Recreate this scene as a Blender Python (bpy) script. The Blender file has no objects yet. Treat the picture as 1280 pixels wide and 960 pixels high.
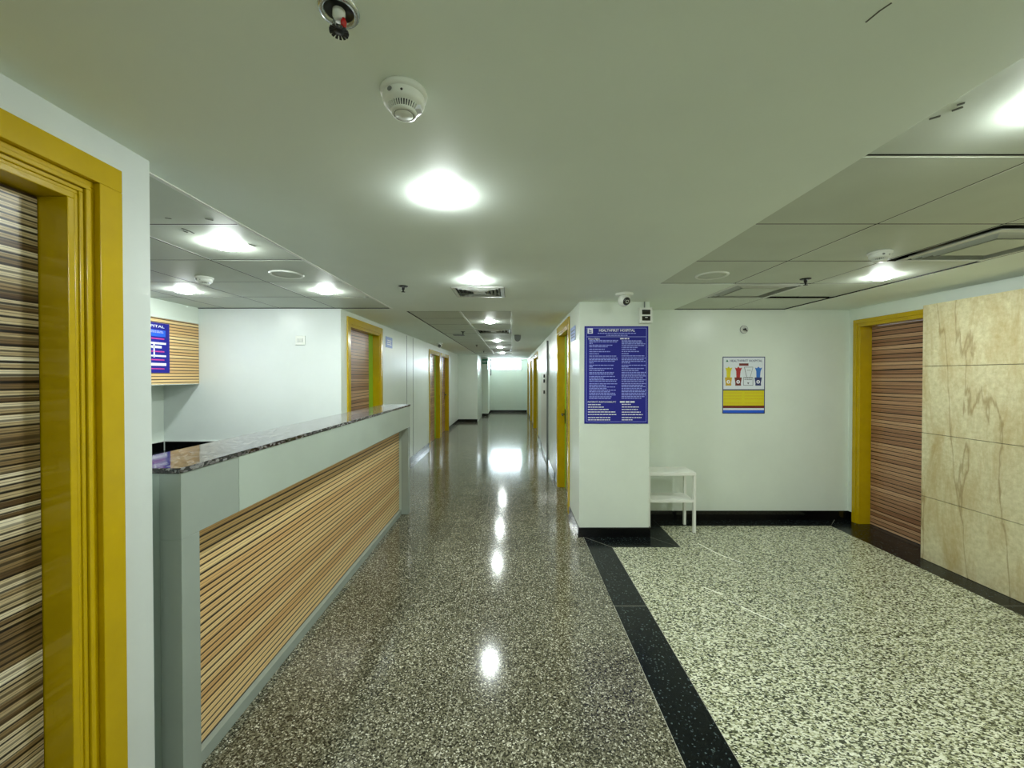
import bpy, math, random
from mathutils import Vector, Matrix
random.seed(7)
S = bpy.context.scene
COL = S.collection

# ------------------------------------------------------------------ camera, world, exposure
H = 1.602          # eye height
HC = 2.337         # ceiling height
cd = bpy.data.cameras.new('camera'); cam = bpy.data.objects.new('camera', cd); COL.objects.link(cam)
cam.location = (0, 0, H)
cam.rotation_euler = (math.radians(90 - 0.6), 0, 0)
cd.sensor_fit = 'HORIZONTAL'; cd.sensor_width = 36.0
cd.lens = 500 / 1280 * 36.0
cd.shift_y = -4.8 / 1280
cd.clip_start = 0.02
S.camera = cam
w = bpy.data.worlds.new('world'); S.world = w; w.use_nodes = True
w.node_tree.nodes['Background'].inputs[0].default_value = (0.8, 0.9, 1, 1)
w.node_tree.nodes['Background'].inputs[1].default_value = 0.3
S.view_settings.view_transform = 'Standard'
S.view_settings.look = 'None'
S.view_settings.gamma = 1
S.view_settings.use_curve_mapping = False
S.view_settings.exposure = 1.72
LAMP = 84.0        # radiance of the downlights
WINDOW = 7.0       # radiance of the far daylight window
S.cycles.use_denoising = True
S.cycles.max_bounces = 10
S.cycles.diffuse_bounces = 6
S.cycles.sample_clamp_indirect = 30

# ------------------------------------------------------------------ materials
def lin(c):
    return tuple(((v / 255) / 12.92 if v / 255 <= 0.04045 else ((v / 255 + 0.055) / 1.055) ** 2.4) for v in c) + (1,)

def new_mat(name):
    m = bpy.data.materials.new(name); m.use_nodes = True
    return m, m.node_tree, m.node_tree.nodes['Principled BSDF']

def N(nt, kind, **kw):
    n = nt.nodes.new(kind)
    for k, v in kw.items():
        if k in n.inputs.keys(): n.inputs[k].default_value = v
        else: setattr(n, k, v)
    return n

def ramp(nt, fac, stops, interp='LINEAR'):
    r = nt.nodes.new('ShaderNodeValToRGB'); r.color_ramp.interpolation = interp
    el = r.color_ramp.elements
    while len(el) < len(stops): el.new(0.5)
    for e, (p, c) in zip(el, stops):
        e.position = p; e.color = c
    nt.links.new(fac, r.inputs[0])
    return r.outputs[0]

def coords(nt, scale=(1, 1, 1), rot=(0, 0, 0), shift=False):
    tc = nt.nodes.new('ShaderNodeTexCoord'); mp = nt.nodes.new('ShaderNodeMapping')
    src = tc.outputs['Object']
    mp.inputs['Scale'].default_value = scale; mp.inputs['Rotation'].default_value = rot
    if shift:
        oi = nt.nodes.new('ShaderNodeObjectInfo')
        cm = nt.nodes.new('ShaderNodeMath'); cm.operation = 'MULTIPLY'; cm.inputs[1].default_value = 13.0
        nt.links.new(oi.outputs['Random'], cm.inputs[0])
        va = nt.nodes.new('ShaderNodeVectorMath'); va.operation = 'ADD'
        nt.links.new(src, va.inputs[0]); nt.links.new(cm.outputs[0], va.inputs[1]); src = va.outputs[0]
    nt.links.new(src, mp.inputs['Vector'])
    return mp.outputs[0]

def mixc(nt, fac, a, b, mode='MIX'):
    m = nt.nodes.new('ShaderNodeMix'); m.data_type = 'RGBA'; m.blend_type = mode
    for s, v in ((0, fac), (6, a), (7, b)):
        if hasattr(v, 'is_linked') or hasattr(v, 'links'): nt.links.new(v, m.inputs[s])
        else: m.inputs[s].default_value = v
    return m.outputs[2]

def bump(nt, b, h, strength=0.1, dist=0.002):
    n = nt.nodes.new('ShaderNodeBump'); n.inputs['Strength'].default_value = strength; n.inputs['Distance'].default_value = dist
    nt.links.new(h, n.inputs['Height']); nt.links.new(n.outputs[0], b.inputs['Normal'])

def plain(name, rgb, rough=0.5, metal=0.0, var=0.0, vscale=4, bmp=0.0, bscale=120, coat=0.0, emit=None):
    m, nt, b = new_mat(name)
    c = lin(rgb)
    b.inputs['Base Color'].default_value = c; b.inputs['Roughness'].default_value = rough; b.inputs['Metallic'].default_value = metal
    b.inputs['Coat Weight'].default_value = coat
    v = coords(nt)
    n = N(nt, 'ShaderNodeTexNoise', Scale=vscale, Detail=4.0); nt.links.new(v, n.inputs['Vector'])
    d = tuple(max(0, x * (1 - var)) for x in c[:3]) + (1,); l = tuple(min(1, x * (1 + var)) for x in c[:3]) + (1,)
    if var: nt.links.new(ramp(nt, n.outputs[0], [(0.3, d), (0.7, l)]), b.inputs['Base Color'])
    if bmp:
        n2 = N(nt, 'ShaderNodeTexNoise', Scale=bscale, Detail=2.0); nt.links.new(v, n2.inputs['Vector']); bump(nt, b, n2.outputs[0], bmp)
    if emit:
        b.inputs['Emission Color'].default_value = emit[0]; b.inputs['Emission Strength'].default_value = emit[1]
    return m

def wall_paint(name, rgb, rough, dirt=0.05):
    m, nt, b = new_mat(name); c = lin(rgb)
    v = coords(nt)
    n = N(nt, 'ShaderNodeTexNoise', Scale=1.6, Detail=6.0, Roughness=0.65); nt.links.new(v, n.inputs['Vector'])
    nt.links.new(ramp(nt, n.outputs[0], [(0.3, tuple(x * (1 - dirt) for x in c[:3]) + (1,)), (0.62, c)]), b.inputs['Base Color'])
    n2 = N(nt, 'ShaderNodeTexNoise', Scale=7.0, Detail=3.0); nt.links.new(v, n2.inputs['Vector'])
    bump(nt, b, n2.outputs[0], 0.25, 0.004)
    b.inputs['Roughness'].default_value = rough
    return m

def laminate(name, tones, dark, period, duty, irr, rough, strong=0.35, fine=0.3):
    # printed laminate: stripes of their own tone parted by thin dark grain lines of uneven strength
    m, nt, b = new_mat(name)
    L = nt.links.new
    tc = nt.nodes.new('ShaderNodeTexCoord'); sx = nt.nodes.new('ShaderNodeSeparateXYZ'); L(tc.outputs['Object'], sx.inputs[0])
    def mth(op, a, c=None):
        n = nt.nodes.new('ShaderNodeMath'); n.operation = op
        for k, q in enumerate((a, c)):
            if q is None: continue
            if isinstance(q, (int, float)): n.inputs[k].default_value = q
            else: L(q, n.inputs[k])
        return n.outputs[0]
    oi = nt.nodes.new('ShaderNodeObjectInfo')
    z = mth('ADD', sx.outputs[2], mth('MULTIPLY', oi.outputs['Random'], 7.0))
    cb = nt.nodes.new('ShaderNodeCombineXYZ')
    along = mth('ADD', sx.outputs[0], sx.outputs[1])
    L(mth('MULTIPLY', along, 0.5), cb.inputs[0]); L(mth('MULTIPLY', z, 0.45 / period), cb.inputs[2])
    nz = N(nt, 'ShaderNodeTexNoise', Scale=1.0, Detail=2.0); L(cb.outputs[0], nz.inputs['Vector'])
    ph = mth('ADD', mth('DIVIDE', z, period), mth('MULTIPLY', nz.outputs[0], irr))
    f = mth('FRACT', ph); cell = mth('FLOOR', ph)
    wn = nt.nodes.new('ShaderNodeTexWhiteNoise'); wn.noise_dimensions = '1D'; L(cell, wn.inputs['W'])
    sp = nt.nodes.new('ShaderNodeSeparateColor'); L(wn.outputs['Color'], sp.inputs[0])
    cb2 = nt.nodes.new('ShaderNodeCombineXYZ')
    L(mth('MULTIPLY', along, 1.6), cb2.inputs[0]); L(mth('MULTIPLY', z, 2.2 / period), cb2.inputs[2])
    st = N(nt, 'ShaderNodeTexNoise', Scale=1.0, Detail=3.0); L(cb2.outputs[0], st.inputs['Vector'])
    tone = mth('ADD', mth('MULTIPLY', sp.outputs[0], 0.62), mth('MULTIPLY', st.outputs[0], 0.38))
    k = len(tones) - 1
    base = ramp(nt, tone, [(0.18 + 0.64 * q / k, lin(c)) for q, c in enumerate(tones)])
    w = (1, 1, 1, 1); o = (0, 0, 0, 1)
    line = ramp(nt, f, [(0.0, o), (duty * 0.25, w), (duty * 0.75, w), (duty, o)])
    f2 = mth('FRACT', mth('MULTIPLY', ph, 3.0))
    line2 = ramp(nt, f2, [(0.0, o), (0.1, (fine,) * 3 + (1,)), (0.24, (fine,) * 3 + (1,)), (0.34, o)])
    power = ramp(nt, sp.outputs[1], [(0.0, (strong,) * 3 + (1,)), (0.7, w)])
    fac = mixc(nt, 1.0, mixc(nt, 1.0, line, power, 'MULTIPLY'), line2, 'LIGHTEN')
    L(mixc(nt, fac, base, lin(dark)), b.inputs['Base Color'])
    b.inputs['Roughness'].default_value = rough
    return m

def speckle(name, stops, scale, rough, stretch=(1, 1, 1), rot=(0, 0, 0), stain=0.12, fine=None, coat=0.0):
    # crystalline stone: each voronoi grain takes its own tone
    m, nt, b = new_mat(name)
    v = coords(nt, stretch, rot)
    nz = N(nt, 'ShaderNodeTexNoise', Scale=scale * 0.7, Detail=1.0); nt.links.new(v, nz.inputs['Vector'])
    add = nt.nodes.new('ShaderNodeVectorMath'); add.operation = 'MULTIPLY_ADD'
    add.inputs[1].default_value = (0.012 * 60 / scale,) * 3
    nt.links.new(nz.outputs['Color'], add.inputs[0]); nt.links.new(v, add.inputs[2])
    vo = N(nt, 'ShaderNodeTexVoronoi', Scale=scale); nt.links.new(add.outputs[0], vo.inputs['Vector'])
    sp = nt.nodes.new('ShaderNodeSeparateColor'); nt.links.new(vo.outputs['Color'], sp.inputs[0])
    c = ramp(nt, sp.outputs[0], stops)
    v2 = coords(nt)
    n = N(nt, 'ShaderNodeTexNoise', Scale=1.1, Detail=5.0, Roughness=0.6); nt.links.new(v2, n.inputs['Vector'])
    s = ramp(nt, n.outputs[0], [(0.35, (1 - stain * 2,) * 3 + (1,)), (0.65, (1, 1, 1, 1))])
    nt.links.new(mixc(nt, 1.0, c, s, 'MULTIPLY'), b.inputs['Base Color'])
    b.inputs['Roughness'].default_value = rough
    if name == 'black_granite': b.inputs['Specular IOR Level'].default_value = 0.25
    b.inputs['Coat Weight'].default_value = coat; b.inputs['Coat Roughness'].default_value = 0.05
    return m

def marble_mat():
    m, nt, b = new_mat('beige_marble')
    v = coords(nt)
    a = N(nt, 'ShaderNodeTexNoise', Scale=26.0, Detail=6.0, Roughness=0.7); nt.links.new(v, a.inputs['Vector'])
    base = ramp(nt, a.outputs[0], [(0.3, lin((194, 184, 142))), (0.7, lin((226, 218, 182)))])
    v2 = coords(nt, (1, 3.2, 0.8))
    p = N(nt, 'ShaderNodeTexNoise', Scale=1.5, Detail=8.0, Roughness=0.72, Distortion=0.4); nt.links.new(v2, p.inputs['Vector'])
    pf = ramp(nt, p.outputs[0], [(0.44, (0, 0, 0, 1)), (0.66, (0.8, 0.8, 0.8, 1))])
    c = mixc(nt, pf, base, lin((176, 150, 92)))
    v3 = coords(nt, (1, 1.5, 0.22))
    q = N(nt, 'ShaderNodeTexNoise', Scale=1.7, Detail=7.0, Roughness=0.5, Distortion=0.1); nt.links.new(v3, q.inputs['Vector'])
    vf = ramp(nt, q.outputs[0], [(0.490, (0, 0, 0, 1)), (0.499, (0.6, 0.6, 0.6, 1)), (0.501, (0.6, 0.6, 0.6, 1)), (0.510, (0, 0, 0, 1))])
    c = mixc(nt, vf, c, lin((134, 104, 52)))
    nt.links.new(c, b.inputs['Base Color']); b.inputs['Roughness'].default_value = 0.3
    return m

M = {}
M['wall'] = wall_paint('wall_gloss_paint', (224, 233, 222), 0.32)
M['wall_cool'] = wall_paint('wall_gloss_paint_cool', (215, 222, 219), 0.35)
M['ceiling'] = plain('ceiling_paint', (234, 243, 234), 0.6, var=0.03, vscale=1.5)
M['tile'] = plain('ceiling_tile_gypsum', (200, 207, 194), 0.55, var=0.04, vscale=3)
M['grid'] = plain('ceiling_grid_white', (225, 228, 222), 0.4)
M['dark_void'] = plain('ceiling_void', (20, 20, 18), 0.9)
M['yellow'] = plain('mustard_enamel', (192, 162, 0), 0.2, var=0.06, vscale=9, bmp=0.15, bscale=60)
M['green'] = plain('lime_edge_band', (142, 190, 40), 0.35)
M['lam_zebra'] = laminate('zebra_laminate', [(78, 56, 34), (140, 116, 78), (200, 182, 144), (236, 226, 200)], (16, 9, 5), 0.017, 0.42, 1.6, 0.3, 0.6, 0.6)
M['lam_brown'] = laminate('brown_striped_laminate', [(150, 106, 76), (186, 142, 106), (208, 168, 130)], (34, 18, 11), 0.04, 0.28, 1.2, 0.32, 0.85, 0.5)
M['lam_tan'] = laminate('tan_striped_laminate', [(220, 176, 116), (236, 198, 136), (246, 218, 160)], (36, 18, 10), 0.031, 0.34, 0.8, 0.36, 1.0, 0.5)
M['fascia'] = plain('grey_green_laminate', (176, 188, 178), 0.3, var=0.03)
M['fascia_dark'] = plain('grey_satin_laminate', (154, 164, 156), 0.25, var=0.03)
M['counter_body'] = plain('counter_body_laminate', (190, 204, 198), 0.4)
M['granite_top'] = speckle('veined_granite', [(0.0, lin((24, 26, 28))), (0.4, lin((58, 54, 54))), (0.7, lin((104, 98, 98))), (1.0, lin((168, 168, 168)))], 120, 0.06, stretch=(1, 0.5, 1), stain=0.2)
M['black_granite'] = speckle('black_granite', [(0.0, lin((7, 9, 10))), (0.72, lin((8, 12, 13))), (0.94, lin((22, 30, 32))), (1.0, lin((84, 98, 98)))], 150, 0.22, stain=0.0)
M['black_skirting'] = speckle('black_skirting_stone', [(0.0, lin((5, 5, 6))), (0.9, lin((8, 9, 10))), (1.0, lin((18, 20, 22)))], 160, 0.12, stain=0.0)
M['terrazzo'] = speckle('brown_granite_floor', [(0.0, lin((24, 22, 14))), (0.3, lin((72, 70, 54))), (0.62, lin((116, 113, 92))), (0.88, lin((150, 147, 126))), (1.0, lin((226, 223, 204)))], 170, 0.12, stain=0.14)
M['light_granite'] = speckle('cream_green_granite_floor', [(0.0, lin((28, 32, 22))), (0.3, lin((84, 88, 64))), (0.48, lin((158, 160, 124))), (0.68, lin((200, 202, 172))), (1.0, lin((236, 237, 216)))], 100, 0.26, stretch=(1, 1.7, 1), rot=(0, 0, 0.7), stain=0.06)
M['grout'] = plain('floor_grout', (165, 163, 148), 0.7)
M['marble'] = marble_mat()
M['marble_dark'] = plain('marble_joint', (92, 78, 50), 0.6)
M['white_plastic'] = plain('white_plastic', (226, 230, 222), 0.35)
M['grey_plastic'] = plain('grey_plastic', (120, 124, 122), 0.4)
M['black_plastic'] = plain('black_plastic', (16, 17, 18), 0.3)
M['lens'] = plain('dark_glass', (6, 6, 8), 0.05, coat=1)
M['chrome'] = plain('brushed_steel', (190, 196, 194), 0.25, metal=1.0)
M['red_glass'] = plain('red_glass_bulb', (190, 20, 24), 0.15, coat=0.5)
M['alu'] = plain('diffuser_aluminium', (206, 210, 204), 0.35, metal=0.0)
M['white_wood'] = plain('white_painted_wood', (232, 234, 226), 0.4, var=0.03)
M['blue'] = plain('sign_blue', (10, 14, 140), 0.6)
M['blue_bright'] = plain('sign_bright_blue', (24, 90, 215), 0.45)
M['blue_pale'] = plain('sign_pale_blue', (112, 146, 214), 0.4)
M['navy'] = plain('print_navy', (30, 44, 104), 0.5)
M['print_white'] = plain('print_white', (236, 238, 246), 0.5)
M['print_lilac'] = plain('print_lilac', (150, 160, 235), 0.5)
M['print_red'] = plain('print_red', (176, 34, 36), 0.5)
M['print_magenta'] = plain('print_magenta', (200, 60, 140), 0.5)
M['print_maroon'] = plain('print_maroon', (110, 30, 24), 0.5)
M['print_yellow'] = plain('print_yellow', (216, 204, 20), 0.5)
M['print_ochre'] = plain('print_ochre', (206, 168, 40), 0.5)
M['print_grey'] = plain('print_grey', (60, 66, 74), 0.5)
M['print_blue'] = plain('print_blue', (40, 110, 200), 0.5)
M['print_paper'] = plain('poster_paper', (222, 228, 236), 0.45)
M['exit_green'] = plain('exit_green', (40, 120, 90), 0.4)
M['shaft_door'] = plain('pale_steel_paint', (206, 204, 192), 0.3, var=0.05)
M['lamp'] = plain('lit_lamp_diffuser', (255, 255, 255), 0.5, emit=((0.92, 1.0, 0.975, 1), LAMP))
M['window_glow'] = plain('daylit_frosted_glass', (240, 248, 255), 0.3, emit=((0.78, 0.9, 1.0, 1), WINDOW))
M['window_frame'] = plain('window_frame_white', (230, 234, 232), 0.35)

# ------------------------------------------------------------------ mesh helpers
class MB:
    def __init__(s): s.v = []; s.f = []; s.sm = []
    def add(s, vs, fs, smooth=False):
        o = len(s.v); s.v += [tuple(p) for p in vs]
        s.f += [tuple(i + o for i in f) for f in fs]; s.sm += [smooth] * len(fs); return s
    def box(s, x0, x1, y0, y1, z0, z1):
        x0, x1 = min(x0, x1), max(x0, x1); y0, y1 = min(y0, y1), max(y0, y1); z0, z1 = min(z0, z1), max(z0, z1)
        vs = [(x, y, z) for z in (z0, z1) for y in (y0, y1) for x in (x0, x1)]
        return s.add(vs, [(0, 2, 3, 1), (4, 5, 7, 6), (0, 1, 5, 4), (2, 6, 7, 3), (0, 4, 6, 2), (1, 3, 7, 5)])
    def prism(s, pts, w0, w1, mp):
        # outline in (u, v) extruded from w0 to w1, mp maps (u, v, w) to xyz
        n = len(pts)
        vs = [mp(u, v, w0) for u, v in pts] + [mp(u, v, w1) for u, v in pts]
        return s.add(vs, [tuple(range(n))[::-1], tuple(range(n, 2 * n))] + [(i, (i + 1) % n, n + (i + 1) % n, n + i) for i in range(n)])
    def lathe(s, prof, seg=32, c=(0, 0, 0), smooth=True, axis=None):
        R = axis.to_track_quat('Z', 'Y').to_matrix() if axis is not None else Matrix.Identity(3)
        vs = []; c = Vector(c)
        for r, z in prof:
            for i in range(seg):
                a = 2 * math.pi * i / seg
                vs.append(c + R @ Vector((max(r, 1e-5) * math.cos(a), max(r, 1e-5) * math.sin(a), z)))
        fs = []
        for k in range(len(prof) - 1):
            for i in range(seg):
                j = (i + 1) % seg
                fs.append((k * seg + i, k * seg + j, (k + 1) * seg + j, (k + 1) * seg + i))
        return s.add(vs, fs, smooth)
    def tube(s, a, b, r, seg=12):
        a = Vector(a); b = Vector(b); d = b - a
        return s.lathe([(0, 0), (r, 0), (r, d.length), (0, d.length)], seg, a, False, d.normalized())

def build(mb, name, mat, parent=None, loc=(0, 0, 0), bev=0.0):
    me = bpy.data.meshes.new(name); me.from_pydata(mb.v, [], mb.f); me.update()
    me.polygons.foreach_set('use_smooth', mb.sm)
    bm_fix(me)
    me.materials.append(M[mat] if isinstance(mat, str) else mat)
    o = bpy.data.objects.new(name, me); COL.objects.link(o); o.location = loc
    if parent is not None: o.parent = parent
    if bev:
        b = o.modifiers.new('bevel', 'BEVEL'); b.width = bev; b.segments = 2; b.limit_method = 'ANGLE'
    return o

import bmesh
def bm_fix(me):
    bm = bmesh.new(); bm.from_mesh(me); bmesh.ops.recalc_face_normals(bm, faces=bm.faces); bm.to_mesh(me); bm.free()

def tag(o, label=None, cat=None, group=None, kind=None):
    if label: o['label'] = label
    if cat: o['category'] = cat
    if group: o['group'] = group
    if kind: o['kind'] = kind
    return o

def thing(name, label, cat, loc, group=None, kind=None, rz=0):
    o = bpy.data.objects.new(name, None); COL.objects.link(o); o.location = loc; o.rotation_euler = (0, 0, rz)
    o.empty_display_size = 0.1
    return tag(o, label, cat, group, kind)

def copy_tree(o, parent=None):
    c = o.copy(); COL.objects.link(c)
    if parent is not None: c.parent = parent
    for ch in list(o.children): copy_tree(ch, c)
    return c

def struct(mb, name, mat, label, cat='structure', bev=0.0):
    return tag(build(mb, name, mat, bev=bev), label, cat, kind='structure')

def text_part(body, name, mat, parent, mp, u, v, size, align='CENTER', width=None):
    cu = bpy.data.curves.new('lettering', 'FONT'); cu.body = body; cu.size = size; cu.align_x = align; cu.resolution_u = 2
    cu.offset = 0.012 * size
    o = bpy.data.objects.new('lettering', cu); COL.objects.link(o)
    dg = bpy.context.evaluated_depsgraph_get()
    me = o.evaluated_get(dg).to_mesh()
    vs = [tuple(p.co) for p in me.vertices]; fs = [tuple(p.vertices) for p in me.polygons]
    o.evaluated_get(dg).to_mesh_clear()
    bpy.data.objects.remove(o); bpy.data.curves.remove(cu)
    sx = 1.0
    if width:
        ww = max(p[0] for p in vs) - min(p[0] for p in vs); sx = width / ww
    mb = MB(); mb.add([mp(u + p[0] * sx, v + p[1], 0.0012) for p in vs], fs)
    me2 = bpy.data.meshes.new(name); me2.from_pydata(mb.v, [], mb.f); me2.update(); me2.materials.append(M[mat])
    ob = bpy.data.objects.new(name, me2); COL.objects.link(ob); ob.parent = parent
    return ob

def word_line(mb, mp, u0, u1, v, h, rnd, w=0.0009):
    # one printed line of small type, broken into words
    u = u0
    while u < u1 - h:
        ww = min(rnd.uniform(1.2, 4.2) * h, u1 - u)
        mb.prism([(u, v), (u + ww, v), (u + ww, v + h), (u, v + h)], 0.0006, w, mp)
        u += ww + h * 0.55

# wall-face maps: (u to the reader's right, v up, w out of the wall)
def face_south(u, v, w): return (u, -w, v)          # faces -Y
def face_east(u, v, w): return (w, u, v)            # faces +X
def face_west(u, v, w): return (-w, -u, v)          # faces -X

# ------------------------------------------------------------------ floor
floor = struct(MB().box(-4.1, 4.1, -2.7, 18.2, -0.06, -0.0006), 'floor', 'grout', 'polished stone floor of the corridor and waiting alcove', 'floor')
def slab(x0, x1, y0, y1, mat, name='floor_slab', g=0.0008):
    return build(MB().box(x0 + g, x1 - g, y0 + g, y1 - g, -0.02, 0.0), name, mat, floor)
xs = [-3.9, -3.245, -2.265, -1.285, -0.305, 0.71]
ys = [-2.6, -2.06, -0.48, 1.1, 2.68, 4.26, 5.84, 7.42, 9.0, 10.58, 12.16, 13.74, 15.32, 16.9, 18.1]
for i in range(len(xs) - 1):
    for j in range(len(ys) - 1):
        slab(xs[i], xs[i + 1], ys[j], ys[j + 1], 'terrazzo')
slab(0.71, 3.9, 4.5, 18.1, 'terrazzo')
# dark border and light slabs of the alcove
XB0, XB1, XR0 = 0.71, 0.94, 3.41
YB = 3.726; YB2 = 3.965
for a, b in ((-2.6, -1.0), (-1.0, 0.9), (0.9, 2.77), ):
    slab(XB0 + 0.001, XB1, a, b, 'black_granite', 'border_stone', g=0.0015)
    slab(XR0, 3.9, a, b, 'black_granite', 'border_stone')
def poly_slab(pts, name='border_stone'):
    build(MB().prism(pts, -0.02, 0.0, lambda u, v, w: (u, v, w)), name, 'black_granite', floor)
g = 0.0022
poly_slab([(XB0, 2.77 + g), (XB1 - g, 2.77 + g), (XB1 - g, YB - g), (XB0 + g, YB2 - g)])
poly_slab([(XB0 + 2 * g, YB2), (XB1 + g, YB), (1.579, YB), (1.364, YB2)])
poly_slab([(1.364 + 2 * g, YB2), (1.579, YB + 2 * g), (1.579, 4.45), (1.364 + g, 4.45)])
poly_slab([(1.58, 4.26), (XR0, 4.26), (3.75, 4.6), (1.58, 4.6)])
poly_slab([(XR0, 2.77 + g), (3.9, 2.77 + g), (3.9, 4.6), (3.76, 4.6), (XR0, 4.26)])
for a, b in ((-2.6, -1.81), (-1.81, -0.98), (-0.98, -0.15), (-0.15, 0.68), (0.68, 1.51), (1.51, 2.34), (2.34, 3.17), (3.17, YB)):
    slab(XB1, XR0, a, b, 'light_granite', g=0.001)
slab(1.58, XR0, YB, 4.26, 'light_granite', g=0.0004)

# ------------------------------------------------------------------ ceiling
tile_areas = [  # x breaks, y breaks
    ([-3.42, -3.123, -2.523, -1.923, -1.323], [0.775, 1.375, 1.975, 2.575, 3.175, 3.775, 4.375]),
    ([1.18, 1.79, 2.41, 3.02], [-1.05, -0.44, 0.16, 0.76, 1.36, 1.97, 2.6, 3.22, 3.83, 4.44]),
    ([-1.2, -0.6, 0.0], [4.55 + 0.61 * k for k in range(15)]),
]
DIFF = (-0.511, -0.063, 3.31, 3.745)     # square grille set into the plain ceiling
def tiled(x, y):
    for k, (tx, ty) in enumerate(tile_areas):
        if tx[0] < x < tx[-1] and ty[0] < y < ty[-1]:
            return not (k == 1 and x < 1.79 and y > 3.22)
    return DIFF[0] < x < DIFF[1] and DIFF[2] < y < DIFF[3]
cx = sorted({-4.1, 4.1, DIFF[0], DIFF[1], 1.79} | {t[0][0] for t in tile_areas} | {t[0][-1] for t in tile_areas})
cy = sorted({-2.7, 18.2, DIFF[2], DIFF[3], 3.22} | {t[1][0] for t in tile_areas} | {t[1][-1] for t in tile_areas})
cm = MB()
for j in range(len(cy) - 1):
    i = 0
    while i < len(cx) - 1:
        if tiled((cx[i] + cx[i + 1]) / 2, (cy[j] + cy[j + 1]) / 2): i += 1; continue
        k = i
        while k < len(cx) - 1 and not tiled((cx[k] + cx[k + 1]) / 2, (cy[j] + cy[j + 1]) / 2): k += 1
        cm.box(cx[i], cx[k], cy[j], cy[j + 1], HC, HC + 0.1); i = k
ceiling = struct(cm, 'ceiling', 'ceiling', 'pale plastered ceiling with inset areas of square tiles', 'ceiling')
build(MB().box(-4.1, 4.1, -2.7, 18.2, HC + 0.1, HC + 0.14), 'ceiling_void', 'dark_void', ceiling)
T = 0.006
skip = {(1, 1, 7): 'diffuser', (1, 2, 5): 'diffuser', (2, 1, 3): 'diffuser', (2, 1, 11): 'diffuser'}
for k, (tx, ty) in enumerate(tile_areas):
    for i in range(len(tx) - 1):
        for j in range(len(ty) - 1):
            mx, my = (tx[i] + tx[i + 1]) / 2, (ty[j] + ty[j + 1]) / 2
            if (k, i, j) in skip or not tiled(mx, my): continue
            y1 = ty[j + 1]
            if (k, i, j) == (1, 2, 7): y1 -= 0.075       # this tile has slid and leaves a black slot
            dz = random.uniform(0, 0.0015)
            build(MB().box(tx[i] + 0.003, tx[i + 1] - 0.013, ty[j] + 0.003, y1 - 0.015, HC + T + dz, HC + T + 0.014), 'ceiling_tile', 'tile', ceiling)
    ym = ty[-1]; z0, z1 = HC + T, HC + T + 0.012
    for x in tx[1:-1] if k != 2 else tx[1:]:
        if k == 2:
            build(MB().box(x - 0.014, x + 0.01, ty[0], ym, z0 - 0.003, z1), 'grid_bar', 'grid', ceiling)
            continue
        build(MB().box(x - 0.006, x + 0.003, ty[0], ym, z0 + 0.001, z1), 'grid_bar', 'grid', ceiling)
        build(MB().box(x - 0.013, x - 0.0062, ty[0], ym, z0 + 0.0004, z1), 'shadow_strip', 'dark_void', ceiling)  # dark strip stands in for the shade in the tile joint
    for y in ty[1:-1]:
        xa = tx[0] if not (k == 1 and y > 3.23) else 1.79
        build(MB().box(xa, tx[-1], y - 0.005, y + 0.003, z0 + 0.0012, z1), 'grid_bar', 'grid', ceiling)
        build(MB().box(xa, tx[-1], y - 0.015, y - 0.0052, z0 + 0.0006, z1), 'shadow_strip', 'dark_void', ceiling)  # same painted joint shade, across the rows
tx, ty = tile_areas[2]
for a in ((tx[0], tx[-1], ty[0], ty[0] + 0.012), (tx[0], tx[-1], ty[-1] - 0.012, ty[-1]), (tx[0], tx[0] + 0.01, ty[0], ty[-1]), (-3.42, -1.323, 4.363, 4.375), (3.006, 3.02, -1.05, 4.44), (1.79, 3.02, 4.428, 4.44)):
    build(MB().box(*a, HC + 0.0004, HC + T + 0.003), 'shadow_strip', 'dark_void', ceiling)  # dark edge strips painted for shade, covering the lit ceiling sides
# edge angles
build(MB().box(-1.325, -1.305, 0.775, 4.375, HC - 0.004, HC + 0.012), 'edge_trim', 'grid', ceiling)

# ------------------------------------------------------------------ walls
def wall_x(name, xf, xb, ys_, openings, mat, label):
    # wall with its face on x = xf, holes (y0, y1, ztop)
    mb = MB(); y = ys_[0]
    for a, b, zt in sorted(openings):
        mb.box(xf, xb, y, a, 0, HC); mb.box(xf, xb, a, b, zt, HC); y = b
    mb.box(xf, xb, y, ys_[1], 0, HC)
    return struct(mb, name, mat, label, 'wall')

XW = -1.241
wall_x('wall_left', XW, XW - 0.2, (-2.6, 1.376), [(0.16, 1.141, 2.125)], 'wall_cool', 'cool white wall end with the nearest mustard door frame')
XC = -1.87
wall_x('wall_corridor_left', XC, XC - 0.2, (4.376, 13.9), [(4.62, 5.66, 2.19), (9.08, 10.3, 2.14), (10.56, 11.7, 2.14)], 'wall', 'glossy white corridor wall beyond the reception counter')
struct(MB().box(-3.95, XC - 0.002, 4.375, 4.55, 0, HC), 'wall_nook_back', 'wall_cool', 'white wall behind the reception with a small switch plate', 'wall')
struct(MB().box(-3.95, -3.812, 0.6, 4.375, 0, HC), 'wall_nook_left', 'wall', 'white side wall below the striped wall cabinet', 'wall')
struct(MB().box(-3.81, XW - 0.2, 0.6, 0.774, 0, HC), 'wall_nook_front', 'wall', 'white wall closing the reception nook behind the door wall', 'wall')
XRC = 0.668
wall_x('wall_corridor_right', XRC, XRC + 0.2, (4.6, 17.6), [(4.72, 5.76, 2.19), (10.4, 12.3, 2.15), (13.1, 14.4, 2.15), (15.9, 16.9, 2.15)], 'wall', 'glossy white corridor wall lined with mustard door frames')
struct(MB().box(XRC, 1.364, 3.965, 4.6, 0, HC), 'column', 'wall', 'white rectangular column carrying the blue patient notice board', 'column', bev=0.004)
YA = 4.45
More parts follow.
